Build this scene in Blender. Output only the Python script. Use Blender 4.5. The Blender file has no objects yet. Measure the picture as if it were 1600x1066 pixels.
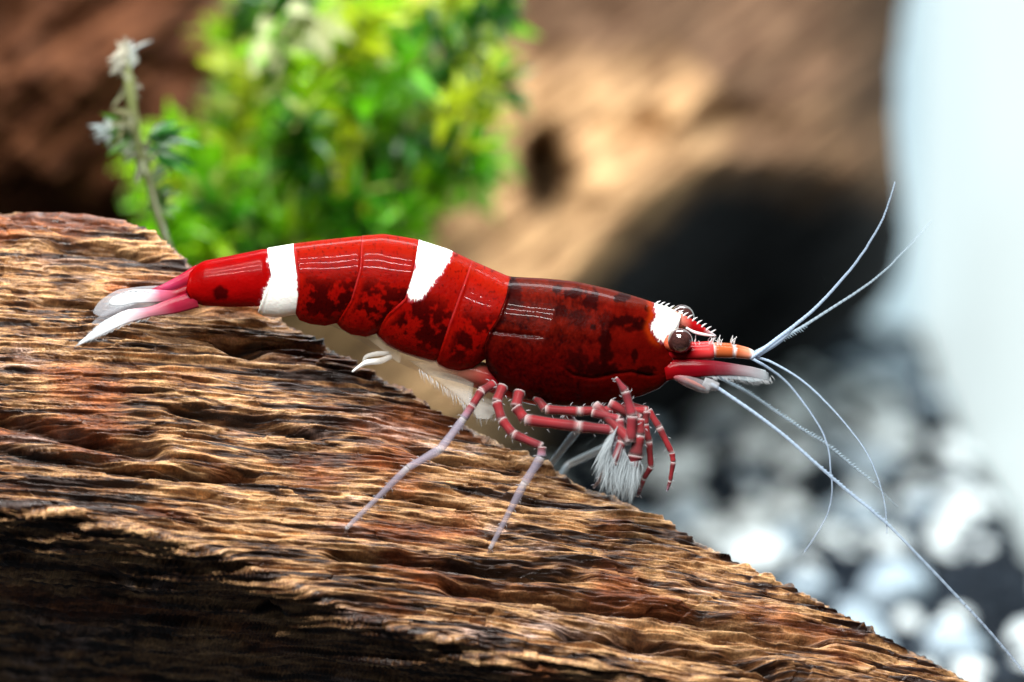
import bpy, math, random
import numpy as np
from mathutils import Vector

# ------------------------------------------------------------------ scene, camera, light
# 1 Blender unit = 1 cm (a 2.5 cm shrimp in an aquarium)
sc = bpy.context.scene
sc.unit_settings.scale_length = 0.01
COL = sc.collection
D = 14.0                       # camera to shrimp
PITCH = math.radians(12.0)
PPU = 400.0                    # photo pixels per cm in the plane of focus
RIGHT = np.array([1.0, 0.0, 0.0])
FWD = np.array([0.0, math.cos(PITCH), -math.sin(PITCH)])
UP = np.array([0.0, math.sin(PITCH), math.cos(PITCH)])
CAM = -D * FWD

cam_d = bpy.data.cameras.new('camera')
cam = bpy.data.objects.new('camera', cam_d)
COL.objects.link(cam)
cam.location = CAM
cam.rotation_euler = (math.radians(90) - PITCH, 0, 0)
cam_d.sensor_width = 36.0
cam_d.lens = 36.0 * D / (1600.0 / PPU)
cam_d.clip_start = 0.1
cam_d.clip_end = 200.0
cam_d.dof.use_dof = True
cam_d.dof.focus_distance = D - 0.08
cam_d.dof.aperture_fstop = cam_d.lens * 1e-3 / 0.37
sc.camera = cam

world = bpy.data.worlds.new('World')
sc.world = world
world.use_nodes = True
bg = world.node_tree.nodes['Background']
bg.inputs[0].default_value = (0.55, 0.75, 1.0, 1)
bg.inputs[1].default_value = 0.008

def area_lamp(name, loc, target, sx, sy, watt, col):
    l = bpy.data.lights.new(name, 'AREA')
    l.shape = 'RECTANGLE'
    l.size, l.size_y, l.energy, l.color = sx, sy, watt, col
    o = bpy.data.objects.new(name, l)
    COL.objects.link(o)
    o.location = loc
    o.rotation_euler = (Vector(target) - Vector(loc)).to_track_quat('-Z', 'Y').to_euler()
    return o

for ly, lz in ((-5.2, 6.0), (-3.9, 6.8), (-2.5, 7.4)):          # three LED strips of the tank hood
    area_lamp('aquarium_lamp', (-1.0, ly, lz), (0.0, 0.2, 0.0), 4.5, 0.16, 690, (1.0, 0.97, 0.92))
area_lamp('aquarium_lamp', (0.4, 4.8, 8.3), (0.5, 5.6, 0.0), 6.0, 2.0, 2000, (0.95, 0.98, 1.0))

sc.view_settings.view_transform = 'Standard'
sc.view_settings.look = 'None'
sc.view_settings.exposure = 0.0
sc.view_settings.gamma = 1.0
sc.view_settings.use_curve_mapping = False
sc.cycles.use_denoising = True
sc.cycles.max_bounces = 8
sc.cycles.transparent_max_bounces = 16
sc.cycles.sample_clamp_indirect = 6.0

# ------------------------------------------------------------------ helpers
rng = np.random.default_rng(7)
random.seed(7)

def P(px, py, d):
    """photo pixel + depth behind the plane of focus -> world point (arrays allowed)"""
    px, py, d = np.broadcast_arrays(np.asarray(px, float), np.asarray(py, float), np.asarray(d, float))
    s = (D + d) / D / PPU
    return CAM + (D + d)[..., None] * FWD + ((px - 800.0) * s)[..., None] * RIGHT + ((533.0 - py) * s)[..., None] * UP

_perm = rng.permutation(256)
_perm = np.concatenate([_perm, _perm])
_ga = rng.uniform(0, 2 * math.pi, 256)
_gx, _gy = np.cos(_ga), np.sin(_ga)

def noise2(x, y):
    x = np.asarray(x, float); y = np.asarray(y, float)
    xi = np.floor(x).astype(int); yi = np.floor(y).astype(int)
    xf = x - xi; yf = y - yi
    u = xf * xf * xf * (xf * (xf * 6 - 15) + 10)
    v = yf * yf * yf * (yf * (yf * 6 - 15) + 10)
    def g(i, j):
        h = _perm[_perm[(xi + i) & 255] + ((yi + j) & 255)]
        return _gx[h] * (xf - i) + _gy[h] * (yf - j)
    a = g(0, 0); b = g(1, 0); c = g(0, 1); d = g(1, 1)
    return 1.45 * ((a + (b - a) * u) * (1 - v) + (c + (d - c) * u) * v)

def fbm(x, y, o=4, gain=0.5):
    r = 0; a = 1.0; f = 1.0; s = 0
    for k in range(o):
        r = r + a * noise2(x * f + 17.3 * k, y * f - 9.1 * k); s += a
        a *= gain; f *= 2.03
    return r / s

def sstep(a, b, x):
    t = np.clip((x - a) / (b - a), 0, 1)
    return t * t * (3 - 2 * t)

def interp(pts, x):
    p = np.array(pts, float)
    return np.interp(x, p[:, 0], p[:, 1])

def sinterp(pts, x, w):
    """interp smoothed with a small box filter"""
    return sum(interp(pts, np.asarray(x) + k * w) for k in (-1, -.5, 0, .5, 1)) / 5

def make_mesh(name, verts, faces, cols=None, attrs=None, smooth=True):
    me = bpy.data.meshes.new(name)
    verts = np.ascontiguousarray(verts, dtype=np.float32).reshape(-1, 3)
    if isinstance(faces, np.ndarray):
        n, k = faces.shape
        me.vertices.add(len(verts)); me.loops.add(n * k); me.polygons.add(n)
        me.vertices.foreach_set('co', verts.ravel())
        me.loops.foreach_set('vertex_index', faces.astype(np.int32).ravel())
        me.polygons.foreach_set('loop_start', np.arange(0, n * k, k, dtype=np.int32))
        me.update(calc_edges=True)
    else:
        me.from_pydata(verts.tolist(), [], faces)
    me.validate()
    me.polygons.foreach_set('use_smooth', np.full(len(me.polygons), smooth))
    if cols is not None:
        c = np.ascontiguousarray(cols, dtype=np.float32).reshape(-1, cols.shape[-1])
        if c.shape[1] == 3:
            c = np.concatenate([c, np.ones((len(c), 1), np.float32)], 1)
        at = me.color_attributes.new('Col', 'FLOAT_COLOR', 'POINT')
        at.data.foreach_set('color', np.ascontiguousarray(c, dtype=np.float32).ravel())
    for k, a in (attrs or {}).items():
        at = me.attributes.new(k, 'FLOAT_VECTOR', 'POINT')
        at.data.foreach_set('vector', np.ascontiguousarray(a, dtype=np.float32).ravel())
    return me

def grid_faces(r, c, wrap=False):
    i = np.arange(r - 1)[:, None]; cc = c if wrap else c - 1
    j = np.arange(cc)[None, :]
    a = i * c + j; b = i * c + (j + 1) % c
    return np.stack([a, b, b + c, a + c], -1).reshape(-1, 4)

def obj(name, me, mat, parent=None):
    o = bpy.data.objects.new(name, me)
    COL.objects.link(o)
    if me is not None and mat is not None and not me.materials:
        me.materials.append(mat)
    if parent is not None:
        o.parent = parent
    return o

def tag(o, label=None, cat=None, group=None, kind=None):
    for k, v in (('label', label), ('category', cat), ('group', group), ('kind', kind)):
        if v: o[k] = v
    return o

def thing(name, label, cat, group=None, kind=None):
    o = bpy.data.objects.new(name, None)
    o.empty_display_size = 0.1
    COL.objects.link(o)
    return tag(o, label, cat, group, kind)

def tube(pts, rad, cols, n=8, sub=6, flat=1.0, cap=True):
    """swept tube along 3D points (catmull-rom), rad and cols per control point -> verts, quads, colours"""
    p = np.array(pts, float); rad = np.array(rad, float); cols = np.array(cols, float)
    m = len(p)
    pe = np.vstack([2 * p[0] - p[1], p, 2 * p[-1] - p[-2]])
    out, rr, cc = [], [], []
    for i in range(m - 1):
        for t in np.linspace(0, 1, sub, endpoint=False):
            a, b, c, d = pe[i:i + 4]
            q = 0.5 * ((2 * b) + (c - a) * t + (2 * a - 5 * b + 4 * c - d) * t * t + (3 * b - a - 3 * c + d) * t ** 3)
            out.append(q); rr.append(rad[i] + (rad[i + 1] - rad[i]) * t); cc.append(cols[i] + (cols[i + 1] - cols[i]) * t)
    out.append(p[-1]); rr.append(rad[-1]); cc.append(cols[-1])
    q = np.array(out); rr = np.array(rr); cc = np.array(cc)
    tan = np.gradient(q, axis=0); tan /= np.linalg.norm(tan, axis=1)[:, None] + 1e-12
    side = np.cross(tan, FWD); ln = np.linalg.norm(side, axis=1)[:, None]
    side = np.where(ln > 1e-4, side / (ln + 1e-9), RIGHT)
    nor = np.cross(side, tan)
    th = np.linspace(0, 2 * math.pi, n, endpoint=False)
    V = q[:, None, :] + rr[:, None, None] * (np.cos(th)[None, :, None] * side[:, None, :] + flat * np.sin(th)[None, :, None] * nor[:, None, :])
    F = grid_faces(len(q), n, True)
    V = V.reshape(-1, 3); C = np.repeat(cc, n, 0)
    if cap:
        b = len(V)
        V = np.vstack([V, q[0], q[-1]]); C = np.vstack([C, cc[0], cc[-1]])
        j = np.arange(n); k = (j + 1) % n; e = (len(q) - 1) * n
        F = np.vstack([F, np.stack([np.full(n, b), k, j, j], -1)[:, [0, 1, 2, 2]], np.stack([np.full(n, b + 1), e + j, e + k, e + k], -1)])
    return V, F, C

def clean(F):
    """quads with a doubled last index -> lists with triangles"""
    return [f[:3] if f[2] == f[3] else f for f in F.tolist()]

def join(parts):
    V, F, C, o = [], [], [], 0
    for v, f, c in parts:
        V.append(v); C.append(c); F.append(f + o); o += len(v)
    return np.vstack(V), np.vstack(F), np.vstack(C)

def tube_obj(name, parts, mat, parent):
    V, F, C = join(parts)
    o = obj(name, make_mesh(name, V, clean(F), C), mat, parent)
    if name.startswith('bristle'): o['kind'] = 'stuff'      # hairs too fine to pick apart
    return o

# ------------------------------------------------------------------ materials
def new_mat(name):
    m = bpy.data.materials.new(name)
    m.use_nodes = True
    nt = m.node_tree
    return m, nt, nt.nodes['Principled BSDF']

def attr_node(nt, name='Col'):
    a = nt.nodes.new('ShaderNodeAttribute'); a.attribute_name = name
    return a

def add_bump(nt, b, vec, scale, strength, dist, detail=5, rough=0.6):
    n = nt.nodes.new('ShaderNodeTexNoise'); n.inputs['Scale'].default_value = scale
    n.inputs['Detail'].default_value = detail; n.inputs['Roughness'].default_value = rough
    if vec is not None: nt.links.new(vec, n.inputs['Vector'])
    bp = nt.nodes.new('ShaderNodeBump'); bp.inputs['Strength'].default_value = strength; bp.inputs['Distance'].default_value = dist
    nt.links.new(n.outputs[0], bp.inputs['Height']); nt.links.new(bp.outputs[0], b.inputs['Normal'])
    return n

def mat_attr(name, rough, spec=0.5, coat=0.0, sss=0.0, alpha=False, trans=0.0, bump=None, ior=1.45, coat_rough=0.05):
    m, nt, b = new_mat(name)
    a = attr_node(nt)
    nt.links.new(a.outputs['Color'], b.inputs['Base Color'])
    b.inputs['Roughness'].default_value = rough
    b.inputs['Specular IOR Level'].default_value = spec
    b.inputs['IOR'].default_value = ior
    b.inputs['Coat Weight'].default_value = coat
    b.inputs['Coat Roughness'].default_value = coat_rough
    b.inputs['Transmission Weight'].default_value = trans
    if sss:
        b.inputs['Subsurface Weight'].default_value = sss
        b.inputs['Subsurface Radius'].default_value = (0.06, 0.012, 0.008)
        b.inputs['Subsurface Scale'].default_value = 1.0
    if alpha:
        nt.links.new(a.outputs['Alpha'], b.inputs['Alpha'])
    if bump:
        tc = nt.nodes.new('ShaderNodeTexCoord')
        add_bump(nt, b, tc.outputs['Object'], *bump)
    return m

def mat_plain(name, col, rough, **kw):
    m, nt, b = new_mat(name)
    b.inputs['Base Color'].default_value = (*col, 1)
    b.inputs['Roughness'].default_value = rough
    for k, v in kw.items():
        b.inputs[k].default_value = v
    return m

# wood: colour attribute carries the broad pattern, nodes carry the fine fibre
def mat_wood(name, fine, rough_lo, rough_hi, spec):
    m, nt, b = new_mat(name)
    a = attr_node(nt); g = attr_node(nt, 'grain')
    mp = nt.nodes.new('ShaderNodeMapping'); mp.inputs['Scale'].default_value = (2.6, 18.0, 1.0)
    nt.links.new(g.outputs['Vector'], mp.inputs['Vector'])
    n = add_bump(nt, b, mp.outputs[0], fine, 0.75, 0.02, 6, 0.7)
    cr = nt.nodes.new('ShaderNodeValToRGB')
    cr.color_ramp.elements[0].position = 0.37; cr.color_ramp.elements[0].color = (0.26, 0.18, 0.15, 1)
    cr.color_ramp.elements[1].position = 0.62; cr.color_ramp.elements[1].color = (1.42, 1.38, 1.3, 1)
    nt.links.new(n.outputs[0], cr.inputs[0])
    mx = nt.nodes.new('ShaderNodeMix'); mx.data_type = 'RGBA'; mx.blend_type = 'MULTIPLY'; mx.inputs[0].default_value = 1
    nt.links.new(a.outputs['Color'], mx.inputs[6]); nt.links.new(cr.outputs[0], mx.inputs[7])
    nt.links.new(mx.outputs[2], b.inputs['Base Color'])
    mr = nt.nodes.new('ShaderNodeMapRange'); mr.inputs[1].default_value = 0.35; mr.inputs[2].default_value = 0.65
    mr.inputs[3].default_value = rough_lo; mr.inputs[4].default_value = rough_hi
    nt.links.new(n.outputs[0], mr.inputs[0]); nt.links.new(mr.outputs[0], b.inputs['Roughness'])
    b.inputs['Specular IOR Level'].default_value = spec
    return m

M_wood = mat_wood('driftwood', 3.2, 0.22, 0.6, 0.5)
M_trunk = mat_wood('background_driftwood', 1.2, 0.7, 0.95, 0.08)
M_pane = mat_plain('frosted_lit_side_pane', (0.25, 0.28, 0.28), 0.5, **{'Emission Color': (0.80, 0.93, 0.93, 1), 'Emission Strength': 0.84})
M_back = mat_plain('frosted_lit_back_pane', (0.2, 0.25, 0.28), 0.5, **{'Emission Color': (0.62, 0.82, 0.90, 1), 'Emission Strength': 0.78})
M_soil = mat_plain('dark_substrate', (0.02, 0.024, 0.03), 0.8)
M_body = mat_attr('red_shell', 0.25, 0.012, 0.045, 0.15, bump=(75, 0.28, 0.008), coat_rough=.04)
M_limb = mat_attr('translucent_limb', 0.15, 0.06, 0.0, 0.0, alpha=True)
M_core = mat_attr('red_limb_flesh', 0.3, 0.03, 0.0, 0.0)
M_flag = mat_attr('pale_flagellum', 0.35, 0.4, 0.0, 0.0, alpha=True)
M_eye = mat_attr('dark_eye', 0.12, 0.5, 1.0, 0.0, bump=(90, 0.06, 0.004))
M_black = mat_attr('black_gravel', 0.6, 0.15)
M_white = mat_attr('white_pebble', 0.5, 0.4)

def mat_leaf():
    m = bpy.data.materials.new('moss_leaf'); m.use_nodes = True
    nt = m.node_tree; b = nt.nodes['Principled BSDF']; out = nt.nodes['Material Output']
    a = attr_node(nt); nt.links.new(a.outputs['Color'], b.inputs['Base Color'])
    b.inputs['Roughness'].default_value = 0.35
    t = nt.nodes.new('ShaderNodeBsdfTranslucent'); nt.links.new(a.outputs['Color'], t.inputs['Color'])
    mx = nt.nodes.new('ShaderNodeMixShader'); mx.inputs[0].default_value = 0.45
    nt.links.new(b.outputs[0], mx.inputs[1]); nt.links.new(t.outputs[0], mx.inputs[2]); nt.links.new(mx.outputs[0], out.inputs['Surface'])
    return m
M_leaf = mat_leaf()

# ------------------------------------------------------------------ the tank: floor and panes
FLOOR_Z = -2.85
SIDE_X = 3.12
BACK_Y = 13.2

def box_mesh(name, lo, hi):
    x0, y0, z0 = lo; x1, y1, z1 = hi
    v = [(x0, y0, z0), (x1, y0, z0), (x1, y1, z0), (x0, y1, z0), (x0, y0, z1), (x1, y0, z1), (x1, y1, z1), (x0, y1, z1)]
    f = np.array([(3, 2, 1, 0), (4, 5, 6, 7), (0, 1, 5, 4), (1, 2, 6, 5), (2, 3, 7, 6), (3, 0, 4, 7)])
    return make_mesh(name, np.array(v), f, smooth=False)

tank = thing('aquarium', 'white frosted aquarium panes rising behind the gravel and driftwood', 'aquarium', kind='structure')
obj('back_pane', box_mesh('back_pane', (-9, BACK_Y, FLOOR_Z - .6), (SIDE_X, BACK_Y + .4, 7)), M_back, tank)
obj('side_pane', box_mesh('side_pane', (SIDE_X + .004, 3.0, FLOOR_Z - .6), (SIDE_X + .4, BACK_Y + .4, 7)), M_pane, tank)

def floor_z(x, y):
    return FLOOR_Z + 0.02 * (y - 8) + 0.07 * noise2(x * .8, y * .8)

gx, gy = np.meshgrid(np.linspace(-9, SIDE_X, 90), np.linspace(-6, BACK_Y, 120))
gz = floor_z(gx, gy) - 0.1
tag(obj('ground', make_mesh('ground', np.stack([gx, gy, gz], -1), grid_faces(120, 90)), M_soil), 'dark substrate under the loose gravel', None, kind='structure')

# ------------------------------------------------------------------ gravel
import bmesh
def pebble_mesh(name, seed, sub, rough, col):
    bm = bmesh.new(); bmesh.ops.create_icosphere(bm, subdivisions=sub, radius=1)
    v = np.array([p.co[:] for p in bm.verts]); f = np.array([[q.index for q in p.verts] for p in bm.faces]); bm.free()
    r = np.random.default_rng(seed)
    for k in range(7):
        n = r.normal(size=3); n /= np.linalg.norm(n); d = r.uniform(.62, .85)
        ex = np.maximum(v @ n - d, 0); v = v - ex[:, None] * n * 0.85
    v = v * r.uniform(.75, 1.1, 3) * np.array([1, 1, .8])
    v = v * (1 + rough * noise2(v[:, 0] * 2 + seed, v[:, 1] * 2 + v[:, 2]))[:, None]
    c = np.array(col)[None] * (1 + .18 * noise2(v[:, 0] * 3, v[:, 1] * 3 + 3 * v[:, 2]))[:, None]
    return v, f, c

base_black = [pebble_mesh('g', 50 + k, 1, .12, (.008, .012, .018)) for k in range(6)]
V, F, C, o = [], [], [], 0
n_black = 0
for k in range(9000):
    x = random.uniform(-4.5, SIDE_X - .1); y = random.uniform(1.5, BACK_Y - .15)
    if x < -1 and y < 4: continue
    v, f, c = random.choice(base_black)
    s = random.uniform(.09, .18)
    a = random.uniform(0, 6.283); ca, sa = math.cos(a), math.sin(a)
    R = np.array([[ca, -sa, 0], [sa, ca, 0], [0, 0, 1]])
    V.append((v * s) @ R.T + np.array([x, y, floor_z(x, y) + random.uniform(-.06, .05)])); F.append(f + o)
    C.append(c * random.uniform(.5, 2.2)); o += len(v); n_black += 1
tag(obj('black_gravel', make_mesh('black_gravel', np.vstack(V), np.vstack(F), np.vstack(C)), M_black),
    'loose black gravel covering the aquarium floor between the white pebbles', 'gravel', kind='stuff')

white_me = []
for k in range(8):
    v, f, c = pebble_mesh('p', 90 + k, 3, .08, (.80, .88, .90) if k % 4 else (.40, .50, .58))
    white_me.append(make_mesh('white_pebble', v, f, c)); white_me[-1].materials.append(M_white)
placed = []
tries = 0
while len(placed) < 230 and tries < 20000:
    tries += 1
    y = random.uniform(3.6, BACK_Y - .25)
    half = (y + 14) / 14 * 2.15
    x = random.uniform(-0.2, min(SIDE_X - .2, half))
    
    if noise2(x * .9 + 5.2, y * .55) < -0.16: continue
    s = random.uniform(.11, .25)
    dep = (y + D * math.cos(PITCH)) * math.cos(PITCH) + (CAM[2] - FLOOR_Z) * math.sin(PITCH)
    ppx = 800 + PPU * D * x / dep; ppy = 533 + PPU * D * ((CAM[2] - FLOOR_Z) * math.cos(PITCH) - (y + D * math.cos(PITCH)) * math.sin(PITCH)) / dep
    if ppx < 1430 and ppy < 620 + 150 * sstep(1250, 1000, ppx) and random.random() < .93: continue
    if any((x - a) ** 2 + (y - b) ** 2 < (1.0 * (s + r)) ** 2 for a, b, r in placed): continue
    placed.append((x, y, s))
    o = obj('white_pebble', random.choice(white_me), None)
    o.location = (x, y, floor_z(x, y) + s * .45); o.scale = (s, s * random.uniform(.8, 1), s * random.uniform(.8, 1))
    o.rotation_euler = (random.uniform(-.3, .3), random.uniform(-.3, .3), random.uniform(0, 6.28))
    tag(o, 'white pebble lying against the foot of the lit side pane' if x > SIDE_X - .55 else 'white pebble in the shade under the hollow of the background trunk' if (y > 9.3 and x < 2.2) else 'white pebble lying just behind the front driftwood log' if y < 5.2 else 'rounded pale pebble on the open black gravel between log and panes', 'pebble', 'white pebbles on the gravel bed')

# ------------------------------------------------------------------ background driftwood
RIDGE = [(-400, 215), (0, 225), (230, 215), (330, 300), (420, 560), (600, 680), (740, 655), (850, 490), (950, 380), (1040, 295), (1130, 245), (1250, 265), (1450, 290)]
RDEPTH = [(-400, 4.6), (0, 4.6), (300, 5.0), (600, 5.3), (850, 5.8), (1100, 6.2), (1450, 6.6)]
def trunk_d(px, py):
    r = sinterp(RIDGE, px, 45)
    d0 = sinterp(RDEPTH, px, 60)
    t = (py - r) / PPU * 1.4                       # + below the ridge, - above
    below = np.logaddexp(0, 14 * t) / 14
    above = np.logaddexp(0, -14 * t) / 14
    steep = 0.25 + 0.9 * sstep(300, 480, px)
    d = d0 + steep * above + (1.9 + 1.5 * sstep(300, 480, px)) * below
    g = py + 0.75 * px                              # grain runs along the diagonal limb
    a = px - 0.75 * py
    d = d - 0.20 * fbm(a / 420, g / 110, 4) - 0.07 * fbm(a / 500, g / 38, 3) - (0.22 + .25 * sstep(420, 300, px)) * fbm(px / 200, py / 160 + 7, 4)
    # knot hole and two shallower hollows
    for (hx, hy, rx, ry, dep) in ((850, 280, 34, 62, 1.0), (1000, 215, 60, 40, .22), (1160, 200, 70, 36, .3), (930, 205, 24, 26, .12)):
        d = d + dep * np.exp(-(((px - hx) / rx) ** 2 + ((py - hy) / ry) ** 2) ** 1.5)
    return d

XR = [(-400, 1460), (0, 1418), (60, 1402), (200, 1398), (300, 1410), (400, 1412), (460, 1395), (520, 1330), (600, 1200), (700, 1050)]
nr, ncx = 260, 420
vv = np.linspace(-350, 720, nr)[:, None]
uu = np.linspace(0, 1, ncx)[None, :] ** 0.9
xr = sinterp(XR, vv, 25) + 10 * fbm(vv / 60, vv * 0 + 3.3, 3)
pxg = -400 + uu * (xr + 400); pyg = vv + 0 * uu
dg = trunk_d(pxg, pyg)
edge = np.clip((pxg - (xr - 130)) / 130, 0, 1)
dg = dg + 1.6 * (1 - np.sqrt(np.clip(1 - edge ** 2, 0, 1)))
dg = np.minimum(dg, 12.4)
g = (pyg + 0.75 * pxg); a_ = (pxg - 0.75 * pyg)
tone = fbm(a_ / 500, g / 90, 4); tone2 = fbm(pxg / 160, pyg / 140, 4)
tan_ = np.array([.40, .255, .135]); brown = np.array([.105, .064, .040]); red = np.array([.085, .034, .016])
w_b = np.clip(sstep(170, 50, pyg - 70 * tone2) * sstep(700, 850, pxg) + sstep(1040, 1180, pxg + 60 * tone2) * .9, 0, 1)  # brown top band; the shadowed right end is painted brown as well
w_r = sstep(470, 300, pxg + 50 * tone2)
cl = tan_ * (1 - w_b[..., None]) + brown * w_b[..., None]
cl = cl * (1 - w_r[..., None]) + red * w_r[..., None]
cave_shade = sstep(-.1, .25, (pyg - sinterp(RIDGE, pxg, 45)) / 300 + .25 * tone2) * sstep(700, 900, pxg)  # shade of the hollow below the ridge, painted near-black into the wood colour
cl = cl * (1 - cave_shade[..., None]) + np.array([.010, .011, .013]) * cave_shade[..., None]
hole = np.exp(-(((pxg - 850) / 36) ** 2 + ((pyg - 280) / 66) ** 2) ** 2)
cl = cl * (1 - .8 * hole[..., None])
cl = cl * np.clip(1 + .6 * tone + .4 * tone2 + .7 * fbm(a_ / 600, g / 34, 3), .3, 1.8)[..., None]
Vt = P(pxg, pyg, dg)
Vb = Vt + np.array([0, 1.6, 0.0])
nv = nr * ncx
loop = np.concatenate([np.arange(ncx), np.arange(1, nr) * ncx + ncx - 1, (nr - 1) * ncx + np.arange(ncx - 2, -1, -1), np.arange(nr - 2, 0, -1) * ncx])
lv = Vt.reshape(-1, 3)[loop] + np.array([0, 1.3, 0])
lv[:, 1] = np.minimum(lv[:, 1], BACK_Y - .05)
Vall = np.vstack([Vt.reshape(-1, 3), lv, lv.mean(0)[None]])
L = len(loop); k = np.arange(L); k2 = (k + 1) % L
Fall = np.vstack([grid_faces(nr, ncx)[:, ::-1], np.stack([loop[k], loop[k2], nv + k2, nv + k], -1)])
fl = Fall.tolist() + [[nv + i, nv + (i + 1) % L, nv + L] for i in range(L)]
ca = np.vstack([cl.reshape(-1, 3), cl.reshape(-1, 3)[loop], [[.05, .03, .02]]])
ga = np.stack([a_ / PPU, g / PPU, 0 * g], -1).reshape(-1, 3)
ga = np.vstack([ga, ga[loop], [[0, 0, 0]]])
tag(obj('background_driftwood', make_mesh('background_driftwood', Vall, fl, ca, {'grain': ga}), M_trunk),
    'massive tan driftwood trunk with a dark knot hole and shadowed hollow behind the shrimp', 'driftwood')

# ------------------------------------------------------------------ front driftwood log
CREST = [(-300, 325), (-100, 332), (0, 337), (60, 343), (130, 346), (205, 352), (245, 374), (285, 412), (330, 450), (400, 487), (460, 520), (540, 568), (640, 622), (700, 655), (740, 680), (850, 735), (930, 775), (1000, 805), (1080, 850), (1170, 893), (1250, 930), (1330, 975), (1400, 1012), (1510, 1070), (1600, 1118), (1800, 1215)]
LIPY = [(-300, 740), (0, 785), (200, 815), (380, 872), (500, 940), (600, 978), (800, 1022), (950, 1040), (1100, 1085), (1300, 1160), (1500, 1250), (1800, 1390)]
CDEPTH = [(-300, .30), (200, .27), (400, .22), (800, .16), (1100, .12), (1800, .0)]
def crest_y(px): return sinterp(CREST, px, 8)
def log_d(px, py):
    c = crest_y(px); l = sinterp(LIPY, px, 60)
    s = np.clip((py - c) / (l - c), 0, 1)
    return interp(CDEPTH, px) - 0.58 * s ** 0.85

def grainc(px, py):
    return (py - (0.045 * px + 0.00006 * px ** 2)) / PPU

ncol = 1330
pxc = np.linspace(-300, 1800, ncol)[None, :]
s_b = np.linspace(-1, 0, 70, endpoint=False)
s_f = np.linspace(0, 1, 430, endpoint=False) ** 1.0
s_u = np.linspace(1, 2, 180)
S = np.concatenate([s_b, s_f, s_u])[:, None]
c = crest_y(pxc); l = sinterp(LIPY, pxc, 60); cd = interp(CDEPTH, pxc)
lip = 14 * fbm(pxc / 320, pxc * 0 + 1.7, 3)
l = l + lip
sb = np.clip(-S, 0, 1); sf = np.clip(S, 0, 1); su = np.clip(S - 1, 0, 1)
py = c + (l - c) * sf + sb ** 1.5 * 260 + su * 420
dd = cd - 0.58 * sf ** 0.85 + 1.25 * np.sqrt(sb) * (1 - .25 * sb) + 1.95 * su ** 1.3
dd = np.where(S < 0, cd + 1.1 * (1 - (1 - sb) ** 1.6), dd)
px = pxc + 0 * S
G = grainc(px, py); A = px / PPU
acr = G + 0.05 * fbm(A * .7, G * 1.2, 3) + .35 * dd * (S < 0)
# relief: eroded layers, fibres, cracks
r1 = 1 - np.abs(fbm(A * .55, acr * 5.5, 4)) * 2.6
r2 = fbm(A * .75 + 3, acr * 22, 4, .6)
r3 = fbm(A * 3.2, acr * 48 + 4, 3, .7)
r4 = fbm(A * 8, acr * 100, 2)
T = acr * 8.5 + .8 * fbm(A * .45 + 8, acr * 1.1, 3)
fr = T - np.floor(T)
ledge = np.where(fr < .85, fr / .85, (1 - fr) / .15)
lmask = sstep(-.25, .35, fbm(A * .8 + 2, acr * 2.6 + 5, 3))
T2 = acr * 24 + 1.6 * fbm(A * 1.1 + 8, acr * 2.1, 3)
fr2 = T2 - np.floor(T2)
ledge2 = np.where(fr2 < .8, fr2 / .8, (1 - fr2) / .2) * sstep(-.2, .3, fbm(A * 2.5 + 7, acr * 6, 3))
r5 = fbm(A * .6 + 11, acr * 75, 3, .6)
H = .016 * r1 + .026 * r2 + .02 * r3 + .010 * r4 + .018 * r5 + .030 * (ledge - .5) * lmask + .022 * ledge2
# cross breaks: fibres snap off along short steps
blk = noise2(np.floor(A * 9 + 3 * noise2(A * 2, acr * 9)) * 3.7, np.floor(acr * 26 + 1.5 * noise2(A * 1.1, acr * 4)) * 5.3)
H += .013 * blk
CR = [([(-300, 640), (0, 655), (120, 685), (270, 712)], 11, .11), ([(120, 722), (240, 742), (420, 748)], 9, .09), ([(330, 541), (420, 553)], 9, .12),
      ([(-300, 690), (0, 700), (160, 735)], 9, .06), ([(500, 868), (640, 880), (800, 898), (930, 905)], 8, .09), ([(680, 915), (850, 935), (1000, 955), (1100, 968), (1300, 1010)], 11, .11),
      ([(860, 985), (1000, 1000), (1150, 1030), (1300, 1085)], 11, .12), ([(560, 770), (760, 800)], 5, .04), ([(250, 640), (420, 668), (520, 690)], 6, .07),
      ([(40, 470), (200, 480), (330, 492)], 6, .05), ([(60, 385), (180, 395), (260, 410)], 6, .06), ([(380, 925), (460, 965)], 8, .05), ([(620, 700), (740, 735)], 5, .06)]
crk = np.zeros_like(px)
for pts, w, dep in CR:
    yc = interp(pts, px) + 5 * fbm(px / 110, px * 0 + w, 3)
    x0, x1 = pts[0][0], pts[-1][0]
    m = np.exp(-((py - yc) / (w * (1 + .4 * noise2(px / 90, px * 0 + dep * 90)))) ** 2) * sstep(x0 - 5, x0 + 45, px) * sstep(x1 + 5, x1 - 45, px)
    H -= dep * m; crk = np.maximum(crk, m)
H *= np.where(S < 0, .8, 1) * (1 - .0 * su)
# outward direction of the smooth profile
P0 = P(px, py, dd)
du = np.gradient(P0, axis=0); dv = np.gradient(P0, axis=1)
nn = np.cross(du, dv); nn /= np.linalg.norm(nn, axis=-1)[..., None] + 1e-12
mid = nn[300, ncol // 2]
if mid @ FWD > 0: nn = -nn
for _ in range(6):                       # soften the direction round the lip
    nn[1:-1] = (nn[:-2] + nn[1:-1] * 2 + nn[2:]) / 4
nn /= np.linalg.norm(nn, axis=-1)[..., None] + 1e-12
V = P0 + nn * H[..., None]
hn = (H + .02) / .11
q1 = fbm(A * 1.25 + 20, acr * 36, 5, .68); q2 = fbm(A * .8, acr * 2.4 + 30, 4); q3 = fbm(A * 6.5, acr * 50 + 50, 3, .65)
tanc = np.array([.56, .345, .17]); midc = np.array([.20, .085, .032]); dkc = np.array([.022, .009, .006]); redc = np.array([.24, .06, .012]); lil = np.array([.62, .48, .45])
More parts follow.
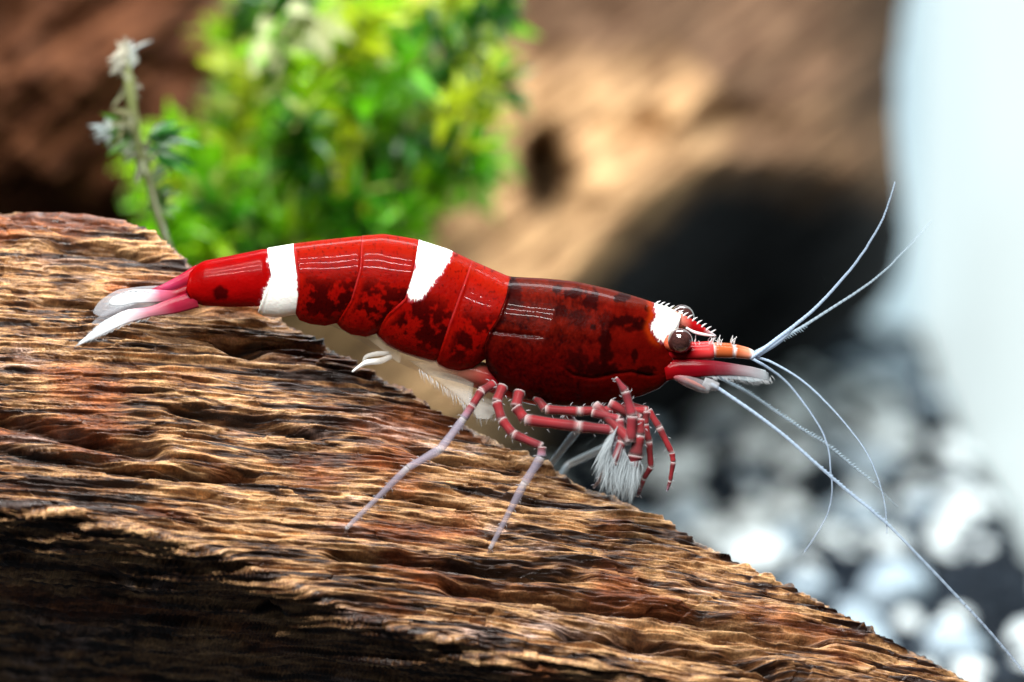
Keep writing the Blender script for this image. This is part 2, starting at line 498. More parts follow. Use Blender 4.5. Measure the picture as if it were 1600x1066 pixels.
w1 = sstep(-.18, .24, q1 * .8 + .5 * q3 + .25 * hn + .35 * q2 + .15 * blk - .12)[..., None]
w2 = sstep(.0, .26, -q1 - .45 * q3 - .3 * q2 - .15 * blk + .05)[..., None]
cl = midc * (1 - w1) + tanc * w1
cl = cl * (1 - w2) + dkc * w2
wr = (sstep(.05, .38, fbm(A * 1.6 + 40, acr * 5 + 3, 4)) * .8)[..., None]
cl = cl * (1 - wr) + redc * (.6 + .8 * w1) * wr
wl = (sstep(.15, .45, fbm(A * 2.4 + 60, acr * 6 + 9, 4)) * sstep(.0, .35, q3 + .1) * .7)[..., None]
cl = cl * (1 - wl) + lil * wl
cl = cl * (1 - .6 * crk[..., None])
cl = cl * (.7 + .7 * (rng.random(px.shape) ** 2))[..., None]
ga = np.stack([A, acr, 0 * A], -1).reshape(-1, 3)
nrow = len(S)
Fg = grid_faces(nrow, ncol)
# close the back between the first and last row
jj = np.arange(ncol - 1)
Fb = np.stack([jj, (nrow - 1) * ncol + jj, (nrow - 1) * ncol + jj + 1, jj + 1], -1)
V2 = V.reshape(-1, 3)
tag(obj('driftwood_log', make_mesh('driftwood_log', V2, np.vstack([Fg[:, ::-1], Fb]), cl.reshape(-1, 3), {'grain': ga}), M_wood),
    'rough sloping brown driftwood log with fibrous grain under the red shrimp', 'driftwood')

def wood_surface(x, y):
    """depth of the displaced front face near a photo pixel"""
    d0 = float(log_d(x, y))
    j = int(round((x + 300) / 2100 * (ncol - 1)))
    cy = float(crest_y(x)); ly = float(l[0, j])
    i = 70 + int(np.clip((y - cy) / (ly - cy), 0, .999) * 430)
    return d0 - float(H[i, j]) * .9

# ------------------------------------------------------------------ moss on the trunk
GREENS = [(.11, .40, .004), (.18, .52, .005), (.04, .22, .004), (.30, .56, .008), (.015, .10, .004), (.40, .50, .015)]
def leaf_quads(p, dirv, ln, wd, nrm, col, bend=.25):
    """a small cupped pointed leaf: 4 x 3 verts"""
    dirv = dirv / np.linalg.norm(dirv); sd = np.cross(dirv, nrm); sd /= np.linalg.norm(sd) + 1e-9; nr_ = np.cross(sd, dirv)
    vs, cs = [], []
    for t, w in ((0, .18), (.3, .9), (.65, .85), (1, .05)):
        for s_ in (-1, 0, 1):
            vs.append(p + dirv * ln * t + sd * wd * w * s_ + nr_ * (ln * bend * (-t * t) + abs(s_) * wd * w * .35)); cs.append(col)
    return np.array(vs), grid_faces(4, 3), np.array(cs)

moss = thing('aquarium_moss', 'bright green feathery moss clump growing on the tan driftwood trunk', 'moss')
stems = [((380, 395), (360, 90)), ((430, 385), (415, 60)), ((450, 395), (490, 20)), ((480, 385), (500, 110)), ((520, 375), (560, 10)), ((560, 365), (600, 150)), ((600, 355), (640, 170)),
         ((690, 305), (750, 90)), ((720, 290), (812, 40)), ((740, 265), (822, 120)), ((700, 285), (800, 230)), ((560, 345), (700, 260)), ((400, 395), (310, 310)),
         ((420, 395), (265, 225)), ((340, 415), (255, 355)), ((310, 420), (275, 340)), ((480, 345), (430, 200)), ((520, 305), (470, 180)), ((600, 305), (540, 190)), ((640, 345), (745, 235)),
         ((390, 300), (372, 150)), ((600, 30), (850, -15)), ((450, 50), (600, -30)), ((380, 20), (520, 5)), ((700, 10), (850, 5)), ((360, 350), (250, 290)), ((500, 400), (590, 300)),
         ((560, 400), (650, 330)), ((460, 410), (380, 330)), ((420, 120), (470, -10)), ((540, 200), (620, 60)), ((480, 130), (580, 30)), ((350, 420), (330, 380)),
         ((400, 410), (420, 300)), ((600, 380), (640, 290)), ((380, 60), (420, -40)), ((520, 60), (640, 0)), ((560, 160), (660, 110)), ((300, 380), (290, 300))]
pale = {1: 1, 3: 1, 6: 1, 2: 1}
for si, ((bx, by), (tx, ty)) in enumerate(stems):
    bx, tx = bx - 45 * max(0, bx - 500) / 300, tx - 55 * max(0, tx - 560) / 260
    for rep in range(2):
        jx, jy = (0, 0) if rep == 0 else (random.uniform(-40, 30), random.uniform(-40, 40))
        dz = random.uniform(3.4, 4.8) if rep else random.uniform(2.8, 4.0)
        b0 = P(bx + jx, by + jy, max(float(trunk_d(np.array(bx + jx), np.array(by + jy))) - .02, 1))
        b1 = P(bx + jx, by + jy, dz + .3); e = P(tx + jx, ty + jy, dz)
        m1 = b1 * .6 + e * .4 + rng.normal(size=3) * .08; m2 = b1 * .25 + e * .75 + rng.normal(size=3) * .08
        gcol = 1.2 * np.array(random.choice(GREENS[:3] + GREENS[:5] if rep else GREENS))
        parts = [tube([b0, b1, m1, m2, e], [.022, .02, .018, .014, .006], [gcol * .6] * 5, 5, 4)]
        ctrl = np.array([b1, m1, m2, e])
        nl = 34
        for i in range(nl):
            t = i / (nl - 1) * 2.999; k = int(t); f = t - k
            pp = ctrl[k] * (1 - f) + ctrl[k + 1] * f if k < 3 else ctrl[3]
            ax = ctrl[min(k + 1, 3)] - ctrl[min(k, 2)]; ax = ax / (np.linalg.norm(ax) + 1e-9)
            for sgn in (-1, 1):
                dv_ = ax * random.uniform(.4, 1.0) + sgn * np.cross(ax, -FWD) * random.uniform(.4, 1.0) + rng.normal(size=3) * .35
                cc = gcol * random.uniform(.6, 1.35) if random.random() > .12 else np.array([.42, .52, .12])
                parts.append(leaf_quads(pp, dv_, random.uniform(.09, .24), random.uniform(.012, .034), UP + rng.normal(size=3) * .5 - FWD * .6, cc))
        if rep == 0 and si in pale:
            for q in range(7):
                parts.append(leaf_quads(e, (m2 - e) * .3 + rng.normal(size=3) * .3, random.uniform(.16, .24), .06, UP - FWD + rng.normal(size=3) * .4, np.array([.62, .66, .36])))
        tube_obj('frond', parts, M_leaf, moss)

# small single shoot rising behind the crest of the log
shoot = thing('plant_shoot', 'thin pale green shoot with whitish tips rising behind the log crest', 'plant')
sp = [(285, 440, .85), (258, 372, 1.2), (238, 300, 1.3), (215, 215, 1.3), (204, 150, 1.3), (197, 95, 1.3)]
spts = [P(*q) for q in sp]
gc = np.array([.16, .19, .07])
tube_obj('stem', [tube(spts, [.022, .02, .02, .018, .024, .018], [gc * .5, gc * .6, gc * .8, gc, gc * 1.4, gc * 2], 8, 6)], M_leaf, shoot)
def shoot_leaf(x, y, dx, dy, ln, wd, col, n=1, spread=.2):
    for q in range(4 * n):
        v, f, c_ = leaf_quads(P(x + random.uniform(-7, 7), y + random.uniform(-16, 16), 1.3), dx * RIGHT - dy * UP + rng.normal(size=3) * spread * 2.6, ln * random.uniform(.35, .95), wd * random.uniform(.22, .5), -FWD + UP * .5 + rng.normal(size=3) * .3, np.array(col) * random.uniform(.35, .85))
        obj('leaf', make_mesh('leaf', v, f, c_), M_leaf, shoot)
shoot_leaf(197, 95, -.5, .3, .10, .035, (.75, .75, .62), 3); shoot_leaf(197, 95, .5, -1, .14, .022, (.6, .68, .66), 2, .1); shoot_leaf(199, 92, -.1, -.8, .10, .035, (.8, .78, .62), 3)
shoot_leaf(200, 130, -.3, .5, .10, .03, (.4, .42, .25), 3); shoot_leaf(205, 150, .6, -.4, .08, .02, (.4, .42, .3), 2)
shoot_leaf(212, 190, -1, -.1, .14, .04, (.38, .40, .2), 3); shoot_leaf(212, 205, -1, .0, .18, .05, (.10, .28, .03), 4); shoot_leaf(175, 195, -1, .25, .12, .04, (.62, .74, .74), 4, .15)
shoot_leaf(212, 215, -.6, 1, .12, .035, (.35, .42, .28), 3); shoot_leaf(220, 235, .7, .6, .12, .03, (.3, .35, .2), 3); shoot_leaf(235, 290, .8, -.5, .14, .03, (.2, .3, .16), 3)
shoot_leaf(225, 250, -.7, .5, .10, .03, (.28, .32, .18), 3); shoot_leaf(245, 320, .8, -.2, .14, .035, (.10, .25, .05), 3)
shoot_leaf(235, 225, 1, .0, .24, .05, (.03, .22, .02), 4, .12)

# ------------------------------------------------------------------ the shrimp
shrimp = thing('shrimp', 'glossy red shrimp with two white bands and white brow walking on driftwood', 'shrimp')
LAT = np.array([0.0, 1.0, 0.0])
def midd(px): return interp([(0, -.16), (250, -.12), (420, -.06), (800, -.04), (1200, -.04)], px)

DORSAL = [(296, 428), (303, 417), (318, 408), (360, 400), (418, 388), (460, 381), (500, 376), (565, 369), (600, 366), (650, 374), (700, 390), (740, 409), (795, 433), (810, 434), (850, 436), (900, 441), (950, 452), (1000, 466), (1020, 473), (1040, 479), (1064, 493)]
def pl(pts, n):
    p = np.array(pts, float); s = np.concatenate([[0], np.cumsum(np.linalg.norm(np.diff(p, axis=0), axis=1))]); s /= s[-1]
    t = np.linspace(0, 1, n)
    q = np.stack([np.interp(t, s, p[:, 0]), np.interp(t, s, p[:, 1])], -1)
    for _ in range(max(1, n // 60)):
        q[1:-1] = (q[:-2] + 2 * q[1:-1] + q[2:]) / 4
    return q
NT = 90
plates = [  # rear rib, front rib, ventral edge, half widths
    ('tail', [(297, 428), (292, 450), (300, 471)], [(424, 387), (432, 440), (412, 484)], [(300, 471), (318, 477), (360, 479), (412, 478)], [(0, 20), (.2, 27), (1, 33)]),
    ('band', [(418, 388), (426, 425), (413, 458), (403, 487)], [(470, 381), (478, 440), (472, 490)], [(403, 487), (412, 493), (435, 495), (455, 492), (472, 489)], [(0, 37), (1, 40)]),
    ('a', [(459, 381), (467, 425), (468, 455), (462, 489)], [(575, 369), (575, 430), (540, 500)], [(462, 489), (468, 499), (485, 505), (508, 508), (525, 504), (540, 500)], [(0, 43), (1, 47)]),
    ('b', [(565, 369), (564, 410), (550, 460), (526, 503)], [(664, 379), (656, 430), (612, 512)], [(526, 503), (533, 512), (548, 521), (572, 525), (590, 519), (612, 512)], [(0, 50), (1, 52)]),
    ('c', [(654, 375), (646, 420), (634, 456), (606, 482), (587, 514)], [(747, 413), (725, 470), (695, 560)], [(587, 514), (590, 525), (604, 538), (626, 549), (652, 558), (675, 565), (695, 562)], [(0, 55), (1, 55)]),
    ('d', [(736, 408), (718, 452), (702, 495), (688, 540), (681, 564)], [(808, 436), (800, 480), (785, 545)], [(681, 564), (684, 570), (697, 576), (716, 579), (736, 575), (754, 562), (785, 545)], [(0, 57), (1, 56)]),
    ('carapace', [(795, 433), (790, 456), (778, 486), (764, 507), (757, 525), (757, 545), (763, 576)], [(1064, 493), (1054, 510), (1043, 530), (1045, 548), (1054, 566), (1064, 582)], [(763, 576), (783, 603), (820, 622), (870, 632), (905, 632), (960, 625), (1000, 618), (1030, 606), (1046, 592), (1064, 582)], [(0, 61), (.3, 72), (.62, 64), (.85, 42), (1, 27)]),
]
NV = 200
th = np.linspace(0, 2 * math.pi, NV, endpoint=False)
tt = (1 - np.cos(th)) / 2
sn = np.sin(th)
rows, rinfo = [], []
for pi, (nm, rear, front, vent, wid) in enumerate(plates):
    rr_, rf = pl(rear, NT), pl(front, NT)
    x0, x1 = rr_[0, 0], rf[0, 0]
    nrw = int(abs(x1 - x0) * 1.0) + 10
    ve = pl(vent, nrw)
    us = np.linspace(0, 1, nrw)
    t = np.linspace(0, 1, NT)
    offr = rr_ - (rr_[0] + (rr_[-1] - rr_[0]) * t[:, None]); offf = rf - (rf[0] + (rf[-1] - rf[0]) * t[:, None])
    for i, u in enumerate(us):
        dx = x0 + (x1 - x0) * u
        dp = np.array([dx, float(sinterp(DORSAL, dx, 5))]); vp = ve[i]
        tuck = sstep(.86, 1.0, u) if nm not in ('carapace',) else 0
        rib = dp + (vp - dp) * t[:, None] + offr * (1 - u) + offf * u
        bx = np.interp(tt, t, rib[:, 0]); by = np.interp(tt, t, rib[:, 1])
        W = float(interp(wid, u)) - 5.0 * tuck + (3.2 * math.sin(math.pi * min(1, u * 1.1)) if 1 < pi < 6 else 0)
        lip = math.exp(-((u * nrw - 2.5) / 2.5) ** 2) * 2.0 - (2.2 if i == 0 else 0)
        low = tt > .5
        prof = np.where(low, np.abs(sn) ** .62, np.abs(sn) ** .95)
        prof = prof * np.where(low, 1 - .22 * (2 * tt - 1) ** 2, 1)
        w = (W + lip) * prof
        if nm == 'carapace':       # groove between back shield and gill cover, and the liver groove
            gy = interp([(757, 505), (800, 508), (850, 512), (880, 520)], bx)
            w = w - 3.0 * np.exp(-((by - gy) / 2.4) ** 2) * sstep(880, 800, bx)
            gy = interp([(870, 552), (895, 572), (925, 578), (960, 572), (985, 571), (1010, 579), (1022, 580)], bx)
            w = w - 3.0 * np.exp(-((by - gy) / 2.2) ** 2) * sstep(868, 890, bx) * sstep(1030, 1012, bx)
            w = w * (1 + .035 * noise2(bx / 60, by / 45))
        y = np.sign(-np.sin(th)) * np.maximum(w, 0) / PPU
        # shave the dorsal outline where a plate is tucked under the next
        by = by + tuck * 2.0 * (1 - tt)
        rows.append(np.stack([bx, by, y], -1)); rinfo.append((pi, u))
R = np.array(rows)
bx, by, yy = R[..., 0], R[..., 1], R[..., 2]
pid = np.array([r[0] for r in rinfo])[:, None] + 0 * bx; ug = np.array([r[1] for r in rinfo])[:, None] + 0 * bx
Vb_ = P(bx, by, midd(bx)) + yy[..., None] * LAT
tg = tt[None, :] + 0 * bx

def poly_sd(px, py, poly):
    """signed distance (px) to a polygon, negative inside"""
    p = np.array(poly, float); n = len(p)
    d = np.full(px.shape, 1e9); ins = np.zeros(px.shape, bool)
    for i in range(n):
        a, b = p[i], p[(i + 1) % n]; e = b - a
        wx, wy = px - a[0], py - a[1]
        t = np.clip((wx * e[0] + wy * e[1]) / (e @ e), 0, 1)
        d = np.minimum(d, np.hypot(wx - e[0] * t, wy - e[1] * t))
        cnd = ((a[1] > py) != (b[1] > py)) & (px < (b[0] - a[0]) * (py - a[1]) / (b[1] - a[1] + 1e-12) + a[0])
        ins ^= cnd
    return np.where(ins, -d, d)

far = np.where(yy > 0, 40.0, 0.0)
n1 = fbm(bx / 26 + far, by / 22, 4); n2 = fbm(bx / 9 + far, by / 9 + 5, 3); n3 = fbm(bx / 60 + 9 + far, by / 40, 3)
bright = np.array([.46, .028, .006]); deep = np.array([.25, .006, .004]); dark = np.array([.016, .003, .003]); orange = np.array([.50, .07, .010])
w = np.clip(.5 + .7 * n1 + .35 * n2, 0, 1)[..., None]
colb = deep * (1 - w) + bright * w
top = sstep(.22, .02, tg + .12 * n1)[..., None]
colb = colb * (1 - .55 * top) + orange * .55 * top
ab = (pid >= 2) & (pid <= 5)
blot = sstep(.06, .26, n1 * .8 + .55 * n3 + .3 * n2 + .30 * np.exp(-((tg - .62) / .2) ** 2) + .02) * np.exp(-((tg - .64) / .29) ** 4)
fl_ = sstep(.18, .42, fbm(bx / 5 + far, by / 5 + 31, 3)) * ab * .55
colb = colb * (1 - fl_[..., None]) + dark * fl_[..., None]
# the rims of the tergites stay clear red
rim = sstep(.06, .2, ug) * sstep(.97, .90, tg)
blot = blot * rim * ab
colb = colb * (1 - .9 * blot[..., None]) + dark * .9 * blot[..., None]
lowrim = (sstep(.88, .97, tg) * ab)[..., None]
colb = colb * (1 - .5 * lowrim) + np.array([.36, .022, .006]) * .5 * lowrim
edgep = (np.exp(-((ug - .012) / .022) ** 2) * ab * sstep(.75, .4, tg))[..., None] * .55  # pale pink highlight painted along the rear edge of each plate
colb = colb * (1 - edgep) + np.array([.62, .16, .12]) * edgep
# tail segment: clear red with one dark spot
tl = (pid == 0)[..., None]
colb = np.where(tl, np.array([.40, .008, .006]) * (1 + .25 * n1[..., None]), colb)
sp_ = sstep(4, -3, np.hypot((bx - 347) / 1.1, by - 453) - 11 + 4 * n2)[..., None] * tl
colb = colb * (1 - .85 * sp_) + dark * .85 * sp_
# carapace: browner and darker, mottled
cp = (pid == 6)
cbase = np.array([.20, .018, .006]) * (1 - sstep(480, 560, by)[..., None]) + np.array([.135, .006, .004]) * sstep(480, 560, by)[..., None]
cbase = cbase * (1 + .9 * n1[..., None] + .8 * n2[..., None] + .7 * fbm(bx / 4.5 + far, by / 4.5, 2)[..., None])
frontred = sstep(880, 990, bx)[..., None]
cbase = cbase * (1 - .6 * frontred) + np.array([.33, .014, .006]) * (1 + .5 * n1[..., None]) * .6 * frontred
toprim = sstep(.10, .02, tg)[..., None]
cbase = cbase * (1 - .5 * toprim) + np.array([.30, .075, .025]) * .5 * toprim
colb = np.where(cp[..., None], np.clip(cbase * np.array([.50, .85, .7]), .003, 1), colb)
def blob(x, y, rx, ry, k=.9):
    global colb
    m = (sstep(.25, -.25, np.hypot((bx - x) / rx, (by - y) / ry) - 1 + .55 * n2 + .45 * n1) * k * cp)[..., None]
    colb = colb * (1 - m) + np.array([.018, .004, .003]) * m
for a in ((895, 452, 22, 6), (922, 462, 13, 14), (970, 462, 14, 5), (948, 487, 12, 12, .6), (975, 492, 26, 6), (1005, 500, 16, 6), (945, 520, 10, 20), (905, 488, 16, 14, .6), (935, 562, 32, 12), (900, 545, 18, 14, .7),
          (1008, 572, 16, 8), (990, 547, 5, 12), (878, 475, 9, 8, .7), (1012, 478, 7, 4), (945, 545, 10, 14), (925, 500, 5, 5), (805, 455, 12, 22, .75), (985, 505, 14, 5, .7), (870, 446, 9, 4)):
    blob(*a)
gy = interp([(757, 505), (800, 508), (850, 512), (880, 520)], bx)
gl = np.exp(-((by - gy) / 2.6) ** 2) * sstep(880, 800, bx) * cp
gy = interp([(870, 552), (895, 572), (925, 578), (960, 572), (985, 571), (1010, 579), (1022, 580)], bx)
gl = np.maximum(gl, np.exp(-((by - gy) / 2.2) ** 2) * sstep(868, 890, bx) * sstep(1030, 1012, bx) * cp)
gl = np.maximum(gl, np.exp(-((ug - .02) / .018) ** 2) * cp * .8)[..., None]
colb = colb * (1 - .8 * gl) + np.array([.012, .002, .002]) * .8 * gl
wh = np.zeros_like(bx)
jag = 4.5 * n2 + 3 * n1 + 4 * fbm(bx / 3.2 + far, by / 3.2, 2)
WB2 = [(656, 360), (690, 372), (708, 392), (697, 412), (676, 436), (661, 457), (641, 457), (638, 447), (648, 415)]
WB1 = [(416, 375), (455, 372), (464, 415), (468, 450), (464, 505), (390, 505), (402, 487), (411, 460), (425, 425)]
WBH = [(1019, 462), (1050, 470), (1075, 490), (1066, 505), (1052, 512), (1040, 520), (1037, 530), (1022, 520), (1015, 505), (1023, 487)]
for q, pw in enumerate((WB2, WB1, WBH)):
    sd = poly_sd(bx, by, pw)
    mk = sstep(3.6, -3.0, sd + jag * sstep(-10, 4, sd))
    mk = mk * ((pid == 4) if q == 0 else ((pid == 1) | (pid == 0) * (bx > 395)) if q == 1 else cp)
    wh = np.maximum(wh, mk)
wh = np.maximum(wh, (pid == 1) * sstep(470, 464, bx + 3 * n2))
colb = colb * (1 - wh[..., None]) + np.array([.74, .75, .72]) * wh[..., None]
orr = (np.exp(-((poly_sd(bx, by, WBH) - 5) / 5) ** 2) * cp * sstep(1035, 1020, bx))[..., None] * (1 - wh[..., None])
colb = colb * (1 - .6 * orr) + np.array([.6, .16, .01]) * .6 * orr
nR = len(R)
Fb_ = grid_faces(nR, NV, True)
Vf = Vb_.reshape(-1, 3); Cf = np.clip(colb, 0.002, 1).reshape(-1, 3)
c0 = Vb_[0].mean(0); c1 = Vb_[-1].mean(0)
Vf = np.vstack([Vf, c0, c1]); Cf = np.vstack([Cf, Cf[0], Cf[-1]])
fl = Fb_.tolist()
nb = nR * NV
fl += [[nb, (j + 1) % NV, j] for j in range(NV)] + [[nb + 1, (nR - 1) * NV + j, (nR - 1) * NV + (j + 1) % NV] for j in range(NV)]
Cf = np.where(Cf[:, 1:2] > .45, Cf, Cf * np.array([.48, .14, .2]))
obj('body', make_mesh('body', Vf, fl, Cf), M_body, shrimp)

def Q(px, py, lat=0.0, d=None):
    """point on the shrimp: side-view pixel plus lateral offset in pixels (negative = towards the viewer)"""
    return P(px, py, float(midd(px)) if d is None else d) + LAT * lat / PPU

# --- soft belly under the tergites
RED = (.42, .012, .02, .97); PINK = (.60, .10, .13, .9); LIL = (.60, .55, .62, .62); CLR = (.74, .76, .80, .5); WHT = (.85, .88, .9, .75); CREAM = (.38, .31, .22, .16)
px_ = 1 / PPU
bel = [(470, 486), (540, 503), (600, 535), (660, 562), (720, 578), (770, 592), (840, 612), (900, 618)]
tube_obj('belly', [tube([Q(x, y) for x, y in bel], [r * px_ for r in (8, 15, 18, 20, 20, 22, 22, 10)], [CREAM] * 4 + [(.30, .10, .07, .7)] + [(.2, .006, .01, .97)] * 3, 14, 6, 1.3)], M_limb, shrimp)

# --- blades (flat parts with thickness)
def blade(name, outline, cols, thick, lat, parent, mat=M_limb, curve=None, cup=0.0):
    """outline: upper edge pts and lower edge pts (same count) from root to tip, cols per station"""
    up, lo = outline
    n = 24
    U = pl(up, n); L_ = pl(lo, n)
    m = 9
    t = np.linspace(0, 1, m)
    X = U[:, None, :] * (1 - t[None, :, None]) + L_[:, None, :] * t[None, :, None]
    lt = np.interp(np.linspace(0, 1, n), np.linspace(0, 1, len(lat)), lat)[:, None] + cup * (4 * t * (1 - t))[None, :]
    ccs = np.array(cols, float)
    cc = np.stack([np.interp(np.linspace(0, 1, n), np.linspace(0, 1, len(ccs)), ccs[:, k]) for k in range(4)], -1)[:, None, :].repeat(m, 1)
    hw = thick * np.sin(np.pi * np.clip(t, .04, .96))[None, :] * (1 - .7 * np.linspace(0, 1, n)[:, None])
    mid_ = midd(X[..., 0])
    base = P(X[..., 0], X[..., 1], mid_)
    Va = base + ((lt - hw) / PPU)[..., None] * LAT; Vz = base + ((lt + hw) / PPU)[..., None] * LAT
    f = grid_faces(n, m); k = n * m
    ring = np.concatenate([np.arange(m), np.arange(1, n) * m + m - 1, (n - 1) * m + np.arange(m - 2, -1, -1), np.arange(n - 2, 0, -1) * m])
    r2_ = np.roll(ring, -1)
    F_ = np.vstack([f, f[:, ::-1] + k, np.stack([ring, ring + k, r2_ + k, r2_], -1)])
    return obj(name, make_mesh(name, np.vstack([Va.reshape(-1, 3), Vz.reshape(-1, 3)]), F_, np.vstack([cc.reshape(-1, 4)] * 2)), mat, parent)

MAG = (.16, .003, .009, .97); MAG2 = (.21, .010, .026, .85); WT = (.74, .78, .82, .8); GRY = (.45, .47, .52, .35)
blade('telson', ([(306, 414), (280, 430), (258, 442), (236, 451)], [(310, 440), (285, 450), (262, 455), (238, 460)]), [(.30, .008, .012, 1), (.25, .01, .03, 1), (.35, .03, .09, .9), MAG2], 6, [0, -2, -4, -6], shrimp)
blade('uropod', ([(304, 440), (270, 452), (240, 449), (207, 449), (180, 458), (172, 467)], [(306, 462), (272, 468), (240, 470), (212, 470), (190, 475), (174, 473)]), [MAG, MAG, (.45, .10, .17, .95), WT, WT, WT], 4, [-6, -14, -20, -22], shrimp)
blade('uropod', ([(306, 452), (270, 462), (235, 476), (200, 478), (162, 497), (124, 532)], [(312, 478), (275, 487), (237, 490), (200, 500), (162, 517), (126, 533)]), [MAG2, (.25, .013, .036, .92), (.5, .2, .26, .85), WT, WT, (.75, .8, .85, .6)], 4, [-12, -22, -30, -36], shrimp)
blade('uropod', ([(300, 436), (262, 448), (222, 450), (180, 456), (152, 474), (143, 490)], [(302, 456), (262, 464), (222, 474), (182, 490), (158, 500), (145, 494)]), [MAG, MAG2, GRY, GRY, GRY, GRY], 3, [6, 12, 16, 16], shrimp)
blade('uropod', ([(302, 446), (262, 456), (215, 468), (180, 480), (158, 494), (140, 510)], [(304, 466), (262, 476), (215, 488), (180, 500), (160, 508), (142, 513)]), [MAG, MAG2, GRY, GRY, GRY, GRY], 3, [10, 20, 26, 26], shrimp)

def fringe(parent, path, dirx, diry, ln, n, lat, al=.35):
    parts = []; q = pl(path, n)
    for (x, y) in q:
        x += random.uniform(-1.5, 1.5); k = random.uniform(.5, 1.1) * ln
        ex, ey = x + (dirx + random.uniform(-.25, .25)) * k, y + (diry + random.uniform(-.25, .25)) * k
        parts.append(tube([Q(x, y, lat), Q((x + ex) / 2 + random.uniform(-1, 1), (y + ey) / 2, lat - 1), Q(ex, ey, lat - 2)], [.7 * px_, .6 * px_, .2 * px_], [(.6, .64, .68, al)] * 3, 3, 2))
    tube_obj('bristle', parts, M_limb, parent)
fringe(shrimp.children[-4], [(235, 449), (207, 450), (180, 459), (171, 470), (188, 476), (212, 471)], -.9, .2, 9, 60, -21)
fringe(shrimp.children[-3], [(200, 479), (162, 497), (124, 532), (162, 517), (200, 500), (236, 490)], -.7, .6, 8, 70, -33)
# --- swimmerets
PL_ = (.5, .47, .4, .15); PLW = (.6, .6, .58, .33)
blade('swimmeret', ([(640, 560), (668, 580), (694, 598), (715, 614), (731, 630)], [(742, 570), (741, 590), (739, 606), (737, 620), (732, 632)]), [(.45, .36, .26, .25), PL_, PL_, PLW, PLW], 5, [-16, -20, -22, -20], shrimp)
blade('swimmeret', ([(735, 585), (732, 610), (735, 635), (745, 655)], [(785, 600), (780, 625), (775, 645), (764, 656)]), [PL_, PL_, PLW, PLW], 4, [6, 6, 4, 2], shrimp)
fringe(shrimp.children[-2], [(655, 572), (690, 597), (715, 614), (732, 632), (738, 618)], .25, 1, 16, 60, -20, .28)
fringe(shrimp.children[-1], [(733, 612), (736, 636), (750, 656), (766, 652), (778, 630)], .05, 1, 12, 40, 5, .25)
tube_obj('swimmeret', [tube([Q(612, 554, -14), Q(595, 560, -18), Q(575, 562, -20), Q(563, 568, -20), Q(551, 577, -20)], [4 * px_, 5 * px_, 4.5 * px_, 2.6 * px_, 1.5 * px_], [PLW, PLW, WHT, WHT, WHT], 8, 5),
                       tube([Q(608, 549, -14), Q(590, 549, -18), Q(573, 553, -20), Q(568, 562, -20)], [3 * px_, 4 * px_, 3 * px_, 2 * px_], [PLW] * 4, 8, 5)], M_limb, shrimp)
blade('swimmeret', ([(560, 518), (580, 530), (600, 545), (618, 560)], [(620, 535), (625, 548), (628, 556), (625, 564)]), [CREAM, CREAM, PL_, PL_], 4, [-10, -14, -16, -16], shrimp)

# --- head: rostrum, eyes, antennae
ros = blade('rostrum', ([(1040, 478), (1062, 489), (1082, 499), (1100, 511), (1119, 524)], [(1042, 500), (1064, 508), (1082, 516), (1100, 521), (1119, 525)]), [(.88, .88, .85, 1), (.55, .2, .15, 1), (.28, .004, .006, 1), (.25, .004, .006, 1), (.5, .5, .55, .9)], 4, [0, 0, 0, 0], shrimp, M_body)
tube_obj('rostrum_keel', [tube([Q(1072, 512), Q(1085, 519), Q(1102, 523), Q(1119, 525)], [2 * px_, 2.4 * px_, 2.2 * px_, .8 * px_], [WHT] * 4, 6, 4)], M_limb, ros)
for k in range(13):
    x = 1026 + k * 7.2
    y = float(interp([(1018, 472), (1040, 478), (1062, 489), (1082, 499), (1100, 511), (1119, 524)], x))
    tube_obj('tooth', [tube([Q(x - 2, y + 2.0), Q(x + 2, y - 2.0), Q(x + 6.5, y - 4.2)], [1.7 * px_, 1.3 * px_, .3 * px_], [(.6, .6, .62, .9)] * 3, 6, 3)], M_limb, ros)

def eye(px, py, lat, label):
    n, m = 40, 24
    a = np.linspace(0, 2 * math.pi, n, endpoint=False)[None, :]; b = np.linspace(.02, math.pi - .02, m)[:, None]
    ctr = Q(px, py, lat)
    v = np.stack([np.sin(b) * np.cos(a), -np.cos(b) + 0 * a, np.sin(b) * np.sin(a)], -1)   # pole towards the viewer side
    nz = fbm(v[..., 0] * 5, v[..., 2] * 5, 3)
    c_ = np.array([.045, .018, .016]) * (1 + .7 * nz[..., None])
    o = obj('eye', make_mesh('eye', (ctr + v * 19.5 * px_).reshape(-1, 3), grid_faces(m, n, True), c_.reshape(-1, 3)), M_eye, shrimp)
    sg = -1 if lat < 0 else 1
    tube_obj('eye_stalk', [tube([Q(px - 22, py + 8, lat * .35), Q(px - 13, py + 5, lat * .75), Q(px - 3, py + 2, lat - sg * 6)], [10 * px_, 13 * px_, 14 * px_], [(.40, .02, .012, 1), (.55, .10, .05, 1), (.6, .3, .2, 1)], 14, 5)], M_body, o)
    return o
eye(1061, 526, -33, '')
eye(1067, 503, 36, '')

